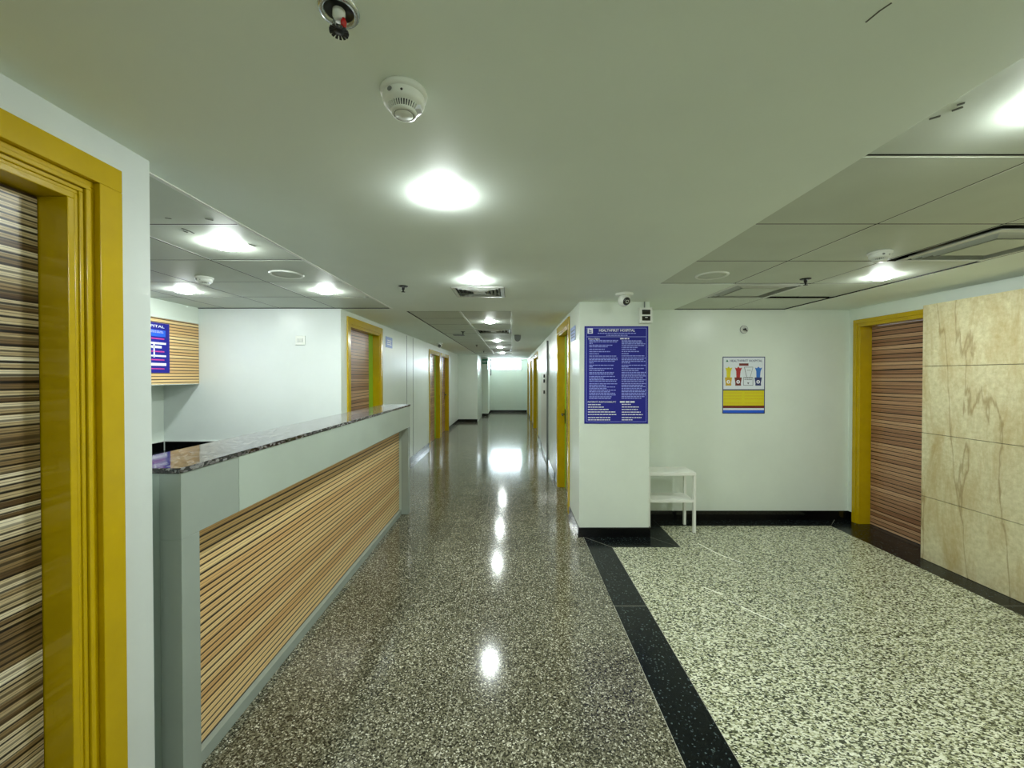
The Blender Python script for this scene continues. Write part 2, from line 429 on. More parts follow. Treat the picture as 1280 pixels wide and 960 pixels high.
struct(MB().box(1.364, 3.95, YA, 4.6, 0, HC), 'wall_alcove_back', 'wall', 'pale wall of the waiting alcove with the waste poster', 'wall')
XD = 3.75
wall_x('wall_alcove_right', XD, XD + 0.2, (-2.6, YA), [(3.3, 4.33, 2.16)], 'wall', 'white wall around the alcove door behind the marble cladding')
struct(MB().box(-1.44, 3.95, -2.7, -2.58, 0, HC), 'wall_rear', 'wall', 'white wall closing the lobby behind the viewer', 'wall')
struct(MB().box(-2.07, -1.2, 13.9, 16.0, 0, HC), 'wall_step_near', 'wall', 'pale wall step facing down the corridor past the double doors', 'wall')
struct(MB().box(-1.31, -0.96, 16.0, 17.6, 0, HC), 'wall_step_far', 'wall', 'narrow wall step carrying the small green exit sign', 'wall')
mb = MB(); WZ0, WZ1, WX0, WX1 = 1.87, 2.30, -0.93, 0.42
mb.box(-0.98, WX0, 17.6, 17.75, 0, HC).box(WX1, 0.9, 17.6, 17.75, 0, HC).box(WX0, WX1, 17.6, 17.75, 0, WZ0).box(WX0, WX1, 17.6, 17.75, WZ1, HC)
struct(mb, 'wall_end', 'wall', 'pale end wall of the corridor under the bright window', 'wall')
# faint panel joints on the glossy corridor wall
jw = MB()
for y, z0 in ((7.1, 0.1), (7.55, 0.1)):
    jw.box(XC, XC + 0.003, y, y + 0.02, z0, HC - 0.02)
tag(build(jw, 'trim_1', 'grey_plastic'), 'thin upright joint strips on the glossy corridor wall', 'trim', kind='structure')

# marble cladding slabs stand proud of the wall
mp_ = thing('wall_right', 'beige veined marble cladding of stacked wide slabs beside the alcove door', 'wall', (3.6, 0, 0), kind='structure')
build(MB().box(0.012, 0.148, -2.58, 3.5, 0.0, 2.215), 'backing', 'marble_dark', mp_)
zz = [0.0, 0.552, 1.105, 1.686, 2.22]
for yk, (a, b) in enumerate(((2.2, 3.51), (0.9, 2.2), (-0.4, 0.9), (-1.7, -0.4), (-2.58, -1.7))):
    for k in range(4):
        o = build(MB().box(0.0, 0.02, a + 0.0015, b - 0.0015, zz[k] + 0.002, zz[k + 1] - 0.002), 'marble_slab', 'marble', mp_, bev=0.0012)
build(MB().box(0.02, 0.15, 3.49, 3.51, 0.0, 2.22), 'marble_return', 'marble', mp_)

# baseboards
def base(n, mb, label, mat='black_skirting'): struct(mb, n, mat, label, 'baseboard', bev=0.0015)
base('baseboard_column', MB().box(XRC - 0.012, 1.374, 3.953, 3.965, 0, 0.096).box(XRC - 0.012, XRC, 3.965, 4.6, 0, 0.096).box(1.364, 1.376, 3.965, 4.44, 0, 0.096), 'black stone skirting wrapped around the foot of the column')
base('baseboard_alcove_back', MB().box(1.376, XD, YA - 0.012, YA, 0, 0.1), 'black stone skirting along the alcove back wall')
base('baseboard_alcove_right', MB().box(XD - 0.01, XD, 4.40, YA - 0.012, 0, 0.1), 'short black skirting return beside the alcove door frame')
base('baseboard_corridor_left', MB().box(XC, XC + 0.012, 5.86, 9.0, 0, 0.1).box(XC, XC + 0.012, 11.8, 13.9, 0, 0.1).box(XC, -1.2, 13.888, 13.9, 0, 0.1), 'dark glossy skirting along the corridor wall past the counter')
base('baseboard_corridor_right', MB().box(XRC - 0.012, XRC, 6.18, 7.35, 0, 0.1).box(XRC - 0.012, XRC, 9.05, 10.3, 0, 0.1).box(XRC - 0.012, XRC, 12.4, 13.0, 0, 0.1).box(XRC - 0.012, XRC, 14.5, 15.8, 0, 0.1), 'dark glossy skirting along the corridor wall with mustard frames')
base('baseboard_end', MB().box(-0.96, XRC - 0.012, 17.588, 17.6, 0, 0.1).box(-1.2, -0.96, 15.988, 16.0, 0, 0.1).box(-0.96, -0.948, 16.0, 17.588, 0, 0.1), 'dark skirting at the far end of the corridor')

# window
wn = thing('window_1', 'bright frosted high window at the far end of the corridor', 'window', (0, 17.6, WZ0), kind='structure')
hh = WZ1 - WZ0
build(MB().box(WX0, WX1, 0.07, 0.08, 0, hh), 'pane', 'window_glow', wn)
build(MB().box(WX0, WX1, 0.0, 0.07, 0, 0.03).box(WX0, WX1, 0.0, 0.07, hh - 0.03, hh).box(WX0, WX0 + 0.03, 0, 0.07, 0, hh).box(WX1 - 0.03, WX1, 0, 0.07, 0, hh), 'window_frame', 'window_frame', wn)

# ------------------------------------------------------------------ doors
def door(n, x, side, y0, y1, zt, lam, label, recess=0.09, casing=0.1, lip=None, knob=None, rich=False, mullion=None):
    # clear opening y0..y1 x 0..zt in a wall whose face is x; side +1: wall faces +X, -1: faces -X
    d = thing('door_%d' % n, label, 'door', (x, y0, 0), kind='structure')
    W = y1 - y0; s = side
    fr = MB()
    def arch(t0, t1, w0, w1):   # band around the opening between offsets t0..t1, from w0 to w1 out of the wall
        fr.box(w0 * s, w1 * s, -t1, -t0, 0, zt + t0); fr.box(w0 * s, w1 * s, W + t0, W + t1, 0, zt + t0)
        fr.box(w0 * s, w1 * s, -t1, W + t1, zt + t0, zt + t1)
    if rich:
        arch(0.048, casing + 0.012, -0.001, 0.022)
        arch(0.030, 0.048, -0.001, 0.004)
        arch(0.017, 0.030, -0.001, 0.014); arch(0.004, 0.015, -0.001, 0.008); arch(-0.006, 0.004, -0.001, 0.004)
    else:
        arch(0.012, casing, -0.001, 0.016); arch(-0.002, 0.012, -0.001, 0.008)
    arch(-0.022, 0.0, -recess - 0.06, 0.003)
    build(fr, 'frame', 'yellow', d, bev=0.002)
    lx0, lx1 = -recess - 0.04, -recess
    a, b = 0.024, W - 0.024
    la, lb = a, b
    if lip == 'far': lb = b - 0.16
    build(MB().box(lx0 * s, lx1 * s, la, lb - 0.001, 0.006, zt - 0.026), 'leaf', lam, d)
    if lip == 'far':
        build(MB().box(lx0 * s, lx1 * s, lb + 0.001, b, 0.006, zt - 0.026), 'edge_band', 'green', d)
    if knob:
        kb = MB(); y = b - 0.05
        kb.box(lx1 * s, (lx1 + 0.008) * s, y - 0.02, y + 0.02, 0.93, 1.13)
        kb.tube((lx1 * s, y, 1.06), ((lx1 + 0.05) * s, y, 1.06), 0.009)
        kb.tube(((lx1 + 0.05) * s, y + 0.01, 1.06), ((lx1 + 0.05) * s, y - 0.12, 1.05), 0.009)
        build(kb, 'handle', 'black_plastic', d)
    return d
door(1, XW, 1, 0.16, 1.141, 2.125, 'lam_zebra', 'nearest door with zebra striped leaf and thick moulded mustard frame', recess=0.078, casing=0.105, rich=True)
door(2, XC, 1, 4.62, 5.66, 2.19, 'lam_brown', 'brown striped door with lime edge band just past the counter', lip='far', knob=True, casing=0.09)
door(3, XC, 1, 9.08, 10.3, 2.14, 'lam_brown', 'first of the paired mustard framed doors far down the corridor', lip='far', casing=0.07)
door(4, XC, 1, 10.56, 11.7, 2.14, 'lam_brown', 'second of the paired mustard framed doors, nearer the wall step', knob=True, casing=0.07)
door(5, XRC, -1, 4.72, 5.76, 2.19, 'lam_brown', 'mustard framed door with black lever handle just behind the column', lip='far', knob=True, casing=0.1)
door(6, XRC, -1, 10.4, 12.3, 2.15, 'lam_brown', 'wide mustard framed door past the steel shaft door', lip='far', casing=0.09)
door(7, XRC, -1, 13.1, 14.4, 2.15, 'lam_brown', 'dark narrow door next after the wide corridor door', casing=0.08)
door(8, XRC, -1, 15.9, 16.9, 2.15, 'lam_brown', 'last mustard framed door beside the end wall', casing=0.08)
door(9, XD, -1, 3.3, 4.33, 2.155, 'lam_brown', 'brown striped door in the alcove between back wall and marble', recess=0.12, casing=0.055)

# ------------------------------------------------------------------ reception counter
XF, YN, YF = -1.2, 1.446, 4.70
rc = thing('reception_counter', 'long reception counter with granite top, grey frame and tan striped front', 'counter', (XF, YN, 0))
L = YF - YN
ZT, ZB = 1.249, 1.006
build(MB().box(0, -0.08, 0.0, 0.308, ZB, ZT).box(0, -0.08, 0.0, 0.085, 0.0, ZB), 'frame_corner', 'fascia_dark', rc, bev=0.0015)
build(MB().box(0, -0.08, 0.3095, L, ZB, ZT), 'fascia_panel', 'fascia', rc, bev=0.0015)
build(MB().box(0, -0.08, L - 0.085, L, 0.0, ZB - 0.001), 'frame_leg', 'fascia_dark', rc, bev=0.0015)
build(MB().box(-0.08, -0.11, 0.01, 0.085, 0, ZT - 0.001).box(-0.08, -0.11, L - 0.085, L, 0, ZT - 0.001).box(-0.08, -0.11, 0.085, L - 0.085, ZB - 0.001, ZT - 0.001), 'frame_inner', 'fascia', rc)
for a, b in ((0.085, 0.185), (0.1865, L - 0.085)):
    build(MB().box(-0.106, -0.118, a, b, 0.05, ZB), 'striped_panel', 'lam_tan', rc)
build(MB().box(-0.078, -0.106, 0.086, L - 0.086, 0.0, 0.055), 'plinth', 'fascia_dark', rc, bev=0.001)
build(MB().box(-0.118, -0.30, 0.02, L - 0.01, 0.0, ZT - 0.001), 'counter_body', 'counter_body', rc)
build(MB().box(0.005, -0.315, -0.008, L + 0.004, ZT, ZT + 0.02), 'countertop', 'granite_top', rc, bev=0.003)

# black stone worktop at the back of the nook
bw = thing('back_worktop', 'low black stone worktop in the nook under the wall cabinet', 'worktop', (-3.81, 0.78, 0))
LW = 4.374 - 0.78
build(MB().box(0, 0.6, 0, LW, 0.76, 0.79).box(0.6, 1.6, LW - 0.55, LW, 0.76, 0.79), 'worktop_slab', 'black_granite', bw, bev=0.002)
build(MB().box(0.013, 1.6, LW - 0.012, LW, 0.79, 0.885).box(0, 0.012, 0, LW, 0.79, 0.885), 'backsplash', 'black_skirting', bw)
build(MB().box(0.013, 1.6, LW - 0.016, LW, 0.886, 0.893).box(0, 0.016, 0, LW - 0.016, 0.886, 0.893).box(0.012, 0.018, LW - 0.018, LW - 0.012, 0.79, 0.886), 'backsplash_trim_and_glint', 'alu', bw)  # pale top trim; the corner upright paints in an edge reflection
for k in range(4):
    f_ = build(MB().box(0.02, 0.57, k * 0.885 + 0.01, k * 0.885 + 0.88, 0.0, 0.76), 'base_cabinet', 'counter_body', bw)

# wall cabinet with bulkhead above
XK = -3.42
wc = thing('wall_cabinet', 'striped laminate wall cabinet hung high in the reception nook', 'cabinet', (XK, 0.78, 1.52))
build(MB().box(-0.388, -0.02, 0.0, LW, 0.0, 0.646), 'cabinet_body', 'lam_tan', wc)
for k in range(3):
    a = LW - 1.2 * (k + 1) + 0.002; b = LW - 1.2 * k - 0.002
    build(MB().box(-0.02, 0.0, max(a, 0), b, 0.0, 0.644), 'cabinet_door', 'lam_tan', wc, bev=0.001)
build(MB().box(-0.388, 0.0, 0.0, LW, -0.006, -0.0005), 'bottom_edge', 'white_wood', wc)
struct(MB().box(-3.81, XK - 0.002, 0.78, 4.375, 2.168, HC), 'wall_bulkhead', 'wall', 'painted bulkhead filling the gap over the wall cabinet', 'wall')

# ------------------------------------------------------------------ signs
def panel(name, label, cat, loc, mp, u0, u1, v0, v1, mat, th=0.004, group=None):
    t = thing(name, label, cat, loc, group)
    build(MB().prism([(u0, v0), (u1, v0), (u1, v1), (u0, v1)], -th, 0.0005, mp), 'board', mat, t)
    return t
def bar(mb, mp, u0, u1, v0, v1, w0=0.0005, w1=0.001):
    mb.prism([(u0, v0), (u1, v0), (u1, v1), (u0, v1)], w0, w1, mp); return mb
def outline(mb, mp, u0, u1, v0, v1, t, w1=0.001):
    bar(mb, mp, u0, u1, v0, v0 + t, w1=w1); bar(mb, mp, u0, u1, v1 - t, v1, w1=w1); bar(mb, mp, u0, u0 + t, v0, v1, w1=w1); bar(mb, mp, u1 - t, u1, v0, v1, w1=w1)

# big patient notice board on the column; local u from the board's centre, v from its bottom
bu = (0.717 + 1.348) / 2; bh = 0.965; hw = 0.3155
nb = panel('notice_board', 'tall blue board of patient rights in white print on the column', 'sign', (bu, 3.960, 1.129), face_south, -hw, hw, 0, bh, 'blue')
mb = MB(); outline(mb, face_south, -hw + 0.017, hw - 0.017, 0.017, bh - 0.017, 0.004); bar(mb, face_south, -hw + 0.02, hw - 0.02, 0.858, 0.863)
build(mb, 'border_line', 'print_lilac', nb)
mb = MB(); bar(mb, face_south, -hw + 0.03, -hw + 0.082, 0.892, 0.944); build(mb, 'logo_plate', 'print_white', nb)
mb = MB(); bar(mb, face_south, -hw + 0.042, -hw + 0.07, 0.899, 0.905, 0.001, 0.0016); bar(mb, face_south, -hw + 0.044, -hw + 0.05, 0.905, 0.935, 0.001, 0.0016); bar(mb, face_south, -hw + 0.062, -hw + 0.068, 0.905, 0.928, 0.001, 0.0016); bar(mb, face_south, -hw + 0.05, -hw + 0.062, 0.915, 0.921, 0.001, 0.0016)
build(mb, 'logo_mark', 'blue', nb)
text_part('HEALTHFIRST HOSPITAL', 'title_lettering', 'print_white', nb, face_south, 0.005, 0.912, 0.036, width=0.355)
rn = random.Random(3)
mb = MB(); word_line(mb, face_south, -0.185, 0.195, 0.891, 0.008, rn); word_line(mb, face_south, -0.10, 0.11, 0.871, 0.008, rn); build(mb, 'address_lines', 'print_lilac', nb)
text_part('Patient Rights', 'left_heading', 'print_white', nb, face_south, -0.278, 0.833, 0.022, 'LEFT', width=0.112)
mb = MB(); word_line(mb, face_south, 0.037, 0.142, 0.836, 0.012, rn); build(mb, 'right_heading', 'print_white', nb)
def body(mb, u0, umax, rows):
    for v, fr in rows: word_line(mb, face_south, u0, u0 + umax * fr, v, 0.0085, rn)
left_rows = [(340, 1), (362, 1), (385, .12), (415, .8), (440, .64), (480, .58), (517, .72), (552, .34), (588, .95), (622, .98), (646, .98), (670, .9), (697, .16), (735, .86), (760, .16), (787, .82), (818, .52), (852, .86), (876, .86), (914, .93), (940, .5)]
right_rows = [(345, .8), (368, .85), (392, .95), (420, .95), (450, .65), (480, .6), (515, .72), (550, .3), (585, .97), (620, .97), (646, .9), (672, 1), (697, .36), (735, 1), (760, .32), (787, .9), (818, .7), (850, 1), (878, .97), (905, 1), (935, .88)]
def vy(r): return bh - (r - 105) * (0.965 * 1.0 / 121.7 / 12.8)
lr = [(vy(r), f) for r, f in left_rows] + [(vy(r + 768), f) for r, f in ((198, .97), (222, .97), (262, .97), (288, .58), (313, .9), (338, .65), (365, .95), (390, .72), (415, .9), (440, .92), (470, .8), (497, .75))]
rr = [(vy(r), f) for r, f in right_rows] + [(vy(r + 768), f) for r, f in ((198, 1), (224, .95), (260, 1), (286, .86), (308, .96), (336, .85), (365, 1), (388, .97), (415, .97), (440, .97), (467, .97), (494, .8))]
mb = MB(); body(mb, -0.268, 0.285, lr); build(mb, 'english_lines', 'print_lilac', nb)
mb = MB(); body(mb, 0.052, 0.245, rr); build(mb, 'hindi_lines', 'print_lilac', nb)
text_part("PATIENT'S RESPONSIBILITY", 'responsibility_heading', 'print_white', nb, face_south, -0.283, vy(768 + 558), 0.021, 'LEFT', width=0.28)
mb = MB(); word_line(mb, face_south, 0.037, 0.195, vy(768 + 558), 0.015, rn); build(mb, 'hindi_responsibility_heading', 'print_white', nb)
mb = MB()
for r, f in ((592, .44), (632, .55), (670, .72), (710, .95), (750, 1), (800, .8), (836, .78)): word_line(mb, face_south, -0.28, -0.28 + 0.285 * f, vy(768 + r + 4), 0.0085, rn)
for r, f in ((588, .38), (630, .72), (670, .68), (712, .8), (752, .88), (800, .83), (836, .45)): word_line(mb, face_south, 0.055, 0.055 + 0.235 * f, vy(768 + r + 4), 0.0085, rn)
build(mb, 'duty_lines', 'print_white', nb)

# waste segregation poster on the alcove wall
pu = (2.34 + 2.812) / 2; pw = 0.236; ph = 0.632
po = panel('waste_poster', 'waste bin poster with four coloured bags and a yellow text panel', 'poster', (pu, YA - 0.003, 1.184), face_south, -pw, pw, 0, ph, 'print_paper', 0.003)
mb = MB(); outline(mb, face_south, -pw, pw, 0, ph, 0.009); bar(mb, face_south, -pw, pw, 0.257, 0.27); build(mb, 'poster_border', 'navy', po)
text_part('HEALTHFIRST HOSPITAL', 'poster_title', 'navy', po, face_south, 0.025, 0.575, 0.034, width=0.36)
mb = MB(); bar(mb, face_south, -0.052, 0.052, 0.532, 0.558); build(mb, 'title_pill', 'print_maroon', po)
mb = MB(); mb.prism([(-0.2, 0.575), (-0.185, 0.6), (-0.17, 0.575)], 0.0005, 0.001, face_south); build(mb, 'poster_emblem', 'exit_green', po)
def v_(r): return ph - (r - 118) / 752 * ph
def u_(c): return (c - 425) / 568 * 2 * pw
for nm, c0, mt, mt2 in (('yellow_bin', 222, 'print_yellow', 'print_ochre'), ('red_bin', 352, 'print_red', 'print_maroon'), ('blue_bin', 620, 'print_blue', 'navy')):
    mb = MB(); mb.prism([(u_(c0 - 26), v_(392)), (u_(c0 + 22), v_(392)), (u_(c0 + 30), v_(310)), (u_(c0 + 50), v_(262)), (u_(c0 + 20), v_(270)), (u_(c0), v_(248)), (u_(c0 - 18), v_(270)), (u_(c0 - 46), v_(262)), (u_(c0 - 28), v_(310))], 0.0005, 0.001, face_south)
    bag = build(mb, nm + '_bag', mt, po)
    mb = MB(); mb.prism([(u_(c0 - 40), v_(500)), (u_(c0 + 38), v_(500)), (u_(c0 + 34), v_(470)), (u_(c0 + 46), v_(400)), (u_(c0 + 46), v_(392)), (u_(c0 - 50), v_(392)), (u_(c0 - 50), v_(400)), (u_(c0 - 38), v_(470))], 0.0005, 0.0011, face_south)
    build(mb, nm, mt2, po)
    mb = MB(); mb.prism([(u_(c0 - 2) + 0.02 * math.cos(a * math.pi / 8), v_(450) + 0.02 * math.sin(a * math.pi / 8)) for a in range(16)], 0.0011, 0.0016, face_south); build(mb, 'bin_symbol', 'print_white', po)
    mb = MB(); mb.prism([(u_(c0 - 2) + 0.009 * math.cos(a * math.pi / 3), v_(450) + 0.009 * math.sin(a * math.pi / 3)) for a in range(6)], 0.0016, 0.002, face_south); build(mb, 'bin_symbol_mark', mt2, po)
mb = MB(); k = 0.004
for p, q in (((430, 258), (462, 388)), ((545, 258), (510, 388)), ((430, 258), (545, 258)), ((465, 300), (515, 300))):
    mb.prism([(u_(p[0]), v_(p[1])), (u_(p[0]) + k, v_(p[1]) + k), (u_(q[0]) + k, v_(q[1]) + k), (u_(q[0]), v_(q[1]))], 0.0005, 0.001, face_south)
outline(mb, face_south, u_(420), u_(550), v_(498), v_(390), 0.004)
for r in (405, 425): word_line(mb, face_south, u_(435), u_(540), v_(r), 0.006, rn)
mb.prism([(u_(470), v_(460)), (u_(500), v_(460)), (u_(485), v_(482))], 0.0005, 0.001, face_south)
build(mb, 'white_bin_outline', 'print_grey', po)
mb = MB(); bar(mb, face_south, -pw + 0.009, pw - 0.009, v_(765), 0.257); build(mb, 'text_panel', 'print_yellow', po)
mb = MB()
for r in (600, 640, 680, 735):
    word_line(mb, face_south, -pw + 0.02, -0.02, v_(r), 0.006, rn, 0.0016); word_line(mb, face_south, 0.01, pw - 0.02, v_(r), 0.006, rn, 0.0016)
build(mb, 'text_lines', 'print_ochre', po)
mb = MB(); bar(mb, face_south, -pw + 0.009, pw - 0.009, v_(798), v_(765)); build(mb, 'maroon_stripe', 'print_maroon', po)
mb = MB(); bar(mb, face_south, -pw + 0.009, pw - 0.009, 0.009, v_(825)); build(mb, 'blue_stripe', 'blue_bright', po)

# directory sign on the cabinet door
ds = panel('directory_sign', 'blue hospital direction sign with white bars on the striped cabinet', 'sign', (XK, 3.50, 1.633), face_east, -0.5, 0.49, 0, 0.482, 'blue', 0.0)
build(MB().prism([(-0.5, 0), (0.49, 0), (0.49, 0.482), (-0.5, 0.482)], -0.0005, 0.006, face_east), 'sign_plate', 'blue', ds)
def fe(u, v, w): return face_east(u, v, w + 0.006)
text_part('HEALTHFIRST HOSPITAL', 'sign_title', 'print_white', ds, fe, 0.10, 0.436, 0.034, width=0.66)
def vs_(r): return 0.482 - (r - 155) / 640 * 0.482
mb = MB(); bar(mb, fe, -0.47, 0.445, vs_(330), vs_(245)); build(mb, 'sign_band', 'blue_bright', ds)
mb = MB()
for r in (285, 268): word_line(mb, fe, -0.4, 0.42, vs_(r), 0.010, rn, 0.0016)
build(mb, 'sign_band_lines', 'print_lilac', ds)
mb = MB(); bar(mb, fe, -0.3, 0.45, vs_(430), vs_(405)); bar(mb, fe, 0.27, 0.40, vs_(480), vs_(450)); bar(mb, fe, -0.3, 0.45, vs_(590), vs_(568)); bar(mb, fe, -0.3, 0.45, vs_(705), vs_(670))
bar(mb, fe, 0.31, 0.325, vs_(600), vs_(430)); bar(mb, fe, 0.15, 0.165, vs_(760), vs_(600)); bar(mb, fe, 0.15, 0.165, vs_(405), vs_(360)); build(mb, 'direction_bars', 'print_white', ds)
mb = MB(); bar(mb, fe, -0.3, 0.43, vs_(366), vs_(352)); bar(mb, fe, 0.22, 0.43, vs_(530), vs_(516)); bar(mb, fe, -0.3, 0.43, vs_(636), vs_(622)); bar(mb, fe, -0.3, 0.43, vs_(750), vs_(738)); build(mb, 'direction_lines', 'print_magenta', ds)

# room plates
rp = panel('room_plate', 'small pale blue room plate beside the lime edged door', 'sign', (XC + 0.001, 6.08, 2.03), face_east, -0.16, 0.16, 0, 0.16, 'blue_pale', 0.0)
build(MB().prism([(-0.16, 0), (0.16, 0), (0.16, 0.16), (-0.16, 0.16)], 0, 0.004, face_east), 'plate', 'blue_pale', rp)
mb = MB()
def fe2(u, v, w): return face_east(u, v, w + 0.0035)
for v in (0.1, 0.07, 0.04): word_line(mb, fe2, -0.1, 0.11, v, 0.016, rn)
build(mb, 'plate_lines', 'print_white', rp)
rq = panel('room_plate', 'small grey blue room plate between the column and mustard door', 'sign', (XRC - 0.001, 4.37, 1.985), face_west, -0.16, 0.16, 0, 0.15, 'blue', 0.0)
build(MB().prism([(-0.16, 0), (0.16, 0), (0.16, 0.15), (-0.16, 0.15)], 0, 0.004, face_west), 'plate', 'blue_pale', rq)
mb = MB()
def fw2(u, v, w): return face_west(u, v, w + 0.0035)
for v in (0.1, 0.06, 0.03): word_line(mb, fw2, -0.13, 0.13, v, 0.016, rn)
build(mb, 'plate_lines', 'navy', rq)

# exit sign
ex = thing('exit_sign', 'small green exit sign high on the narrow far wall step', 'sign', (-1.08, 16.0, 2.08))
build(MB().box(-0.11, 0.11, -0.03, -0.001, 0, 0.2), 'sign_box', 'exit_green', ex)
text_part('EXIT', 'exit_lettering', 'print_white', ex, lambda u, v, w: (u, -0.03 - w, v), 0, 0.06, 0.1, width=0.17)

# ------------------------------------------------------------------ small wall fittings
sw = thing('switch_plate', 'small square white switch plate on the nook wall', 'switch', (-2.31, 4.376, 1.94))
build(MB().box(-0.052, 0.052, -0.012, -0.0005, 0, 0.1), 'plate', 'white_plastic', sw, bev=0.003)
for a in (-0.02, 0.018):
    build(MB().box(a - 0.015, a + 0.013, -0.017, -0.012, 0.03, 0.072), 'rocker', 'alu', sw, bev=0.002)
eb = thing('emergency_light_box', 'white framed box with two black windows beside the column camera', 'fixture', (1.312, 3.965, 2.125))
build(MB().box(-0.060, 0.060, -0.05, -0.0005, -0.004, 0.146), 'housing', 'white_plastic', eb, bev=0.004)
for z0, z1 in ((0.018, 0.062), (0.078, 0.125)):
    build(MB().box(-0.040, 0.040, -0.051, -0.05, z0, z1), 'black_window', 'lens', eb)
build(MB().tube((-0.005, -0.012, 0.14), (-0.005, -0.012, 0.21), 0.006), 'cable', 'grey_plastic', eb)
build(MB().box(-0.012, 0.012, -0.0545, -0.053, 0.045, 0.052), 'indicator', 'white_plastic', eb)
hk = thing('wall_hook', 'small round fitting with dark knob high on the alcove wall', 'fixture', (929.5 / 500 * 4.45 - 640 / 500 * 4.45, YA, H + (470 - 412) * 4.45 / 500))
build(MB().lathe([(0, 0.0005), (0.042, 0.0005), (0.042, 0.004), (0.034, 0.007), (0.034, 0.004), (0, 0.004)], 28, (0, 0, 0), True, Vector((0, -1, 0))), 'rose', 'white_plastic', hk)
build(MB().lathe([(0.040, 0.0045), (0.041, 0.006), (0.044, 0.005), (0.045, 0.0006)], 28, (0, 0, 0), True, Vector((0, -1, 0))), 'rose_rim', 'grey_plastic', hk)
build(MB().tube((0, -0.004, 0), (0, -0.03, 0), 0.012).tube((0, -0.026, 0), (0.02, -0.026, -0.022), 0.006), 'hook', 'black_plastic', hk)
# steel shaft door
sd = thing('shaft_door', 'pale flush steel service door with dark locks in the corridor', 'door', (XRC, 7.4, 0))
build(MB().box(-0.012, -0.001, 0, 1.6, 0.1, 2.2), 'door_panel', 'shaft_door', sd)
build(MB().box(-0.03, -0.001, -0.05, 0, 0, 2.25), 'side_trim', 'grey_plastic', sd)
for z in (1.28, 1.5, 1.6):
    build(MB().tube((-0.012, 0.6, z), (-0.04, 0.6, z), 0.035), 'lock', 'black_plastic', sd)
cdt = thing('wall_conduit', 'short dark upright conduit beside the far window', 'pipe', (-0.935, 17.55, 1.62))
build(MB().tube((0, 0, 0), (0, 0, 0.7), 0.03), 'pipe', 'grey_plastic', cdt)
for z in (0.1, 0.5): build(MB().box(-0.034, 0.0, -0.034, 0.05, z, z + 0.04), 'clip', 'chrome', cdt)

# ------------------------------------------------------------------ side stool
st = thing('white_stool', 'low white wooden stand with lower shelf against the column side', 'stool', (1.64, 4.06, 0))
x0, x1, y0, y1 = -0.255, 0.235, 0.0, 0.26
build(MB().box(x0, x1, y0, y1, 0.585, 0.62), 'top', 'white_wood', st, bev=0.003)
build(MB().box(x0 + 0.02, x1 - 0.02, y0 + 0.004, y1 - 0.004, 0.31, 0.34), 'shelf', 'white_wood', st, bev=0.002)
for lx in (x0, x1 - 0.026):
    for ly in (y0 + 0.001, y1 - 0.03):
        build(MB().box(lx, lx + 0.026, ly, ly + 0.03, 0.0, 0.584), 'leg', 'white_wood', st, bev=0.002)

# ------------------------------------------------------------------ ceiling fixtures
def downlight(x, y, label, lit=True, z=HC, r=0.073, group='round ceiling downlights'):
    t = thing('downlight', label, 'lamp', (x, y, z), group)
    R = r * 1.18
    build(MB().lathe([(r * 0.97, -0.0014), (R, -0.0008)] if lit else [(r, -0.004), (r + 0.004, -0.009), (R, -0.008), (R + 0.003, -0.001), (R + 0.003, 0.006)], 40, smooth=False), 'trim_ring', 'white_plastic', t)
    if lit: build(MB().lathe([(0, -0.027), (r * 0.35, -0.0247), (r * 0.68, -0.0183), (r * 0.88, -0.011), (r * 0.985, -0.0046), (r, -0.001), (r, 0.004)], 40, smooth=False), 'diffuser', 'lamp', t)
    else: build(MB().lathe([(0, -0.0015), (r * 0.5, -0.002), (r, -0.004), (r, 0.004)], 40), 'diffuser', 'tile', t)
    return t
ZTL = HC + T
downlight(-0.281, 1.633, 'lit round downlight in plain ceiling nearest the camera')
downlight(-0.284, 3.09, 'lit round downlight in plain ceiling just before the square grille')
downlight(-0.284, -1.3, 'lit round downlight added to plain ceiling behind the viewer')  # unseen lamp, added to continue the row and light the lobby
downlight(-1.62, 2.27, 'lit downlight in the nook tiles nearest the white door wall', z=ZTL, r=0.077)
downlight(-2.84, 3.48, 'lit downlight in the nook tiles near the wall cabinet', z=ZTL, r=0.077)
downlight(-1.625, 3.5, 'lit downlight in the nook tiles above the counter middle', z=ZTL, r=0.077)
downlight(-1.64, 2.92, 'unlit round downlight cover in the nook tiles', lit=False, z=ZTL, r=0.095)
downlight(-0.3, 5.47, 'first lit downlight in the corridor tile strip', z=ZTL)
downlight(-0.31, 8.4, 'second lit downlight in the corridor tile strip', z=ZTL)
downlight(-0.31, 10.3, 'third lit downlight in the corridor tile strip', z=ZTL)
downlight(-0.31, 12.75, 'last lit downlight in the corridor tile strip', z=ZTL)
downlight(2.76, 2.99, 'lit downlight in the alcove tiles near the marble', z=ZTL)
downlight(1.48, 1.06, 'lit downlight in the alcove tiles just outside the upper corner of view', z=ZTL)
downlight(1.48, -0.74, 'lit downlight added to the alcove tiles behind the viewer', z=ZTL)  # added out of view to brighten the alcove and near ceiling
downlight(2.72, 0.46, 'lit downlight added to the alcove tiles beside the viewer near the marble', z=ZTL)  # unseen extra lamp, put in to light the marble and floor
downlight(1.47, 2.95, 'unlit round downlight cover in the alcove tiles', lit=False, z=ZTL, r=0.095)

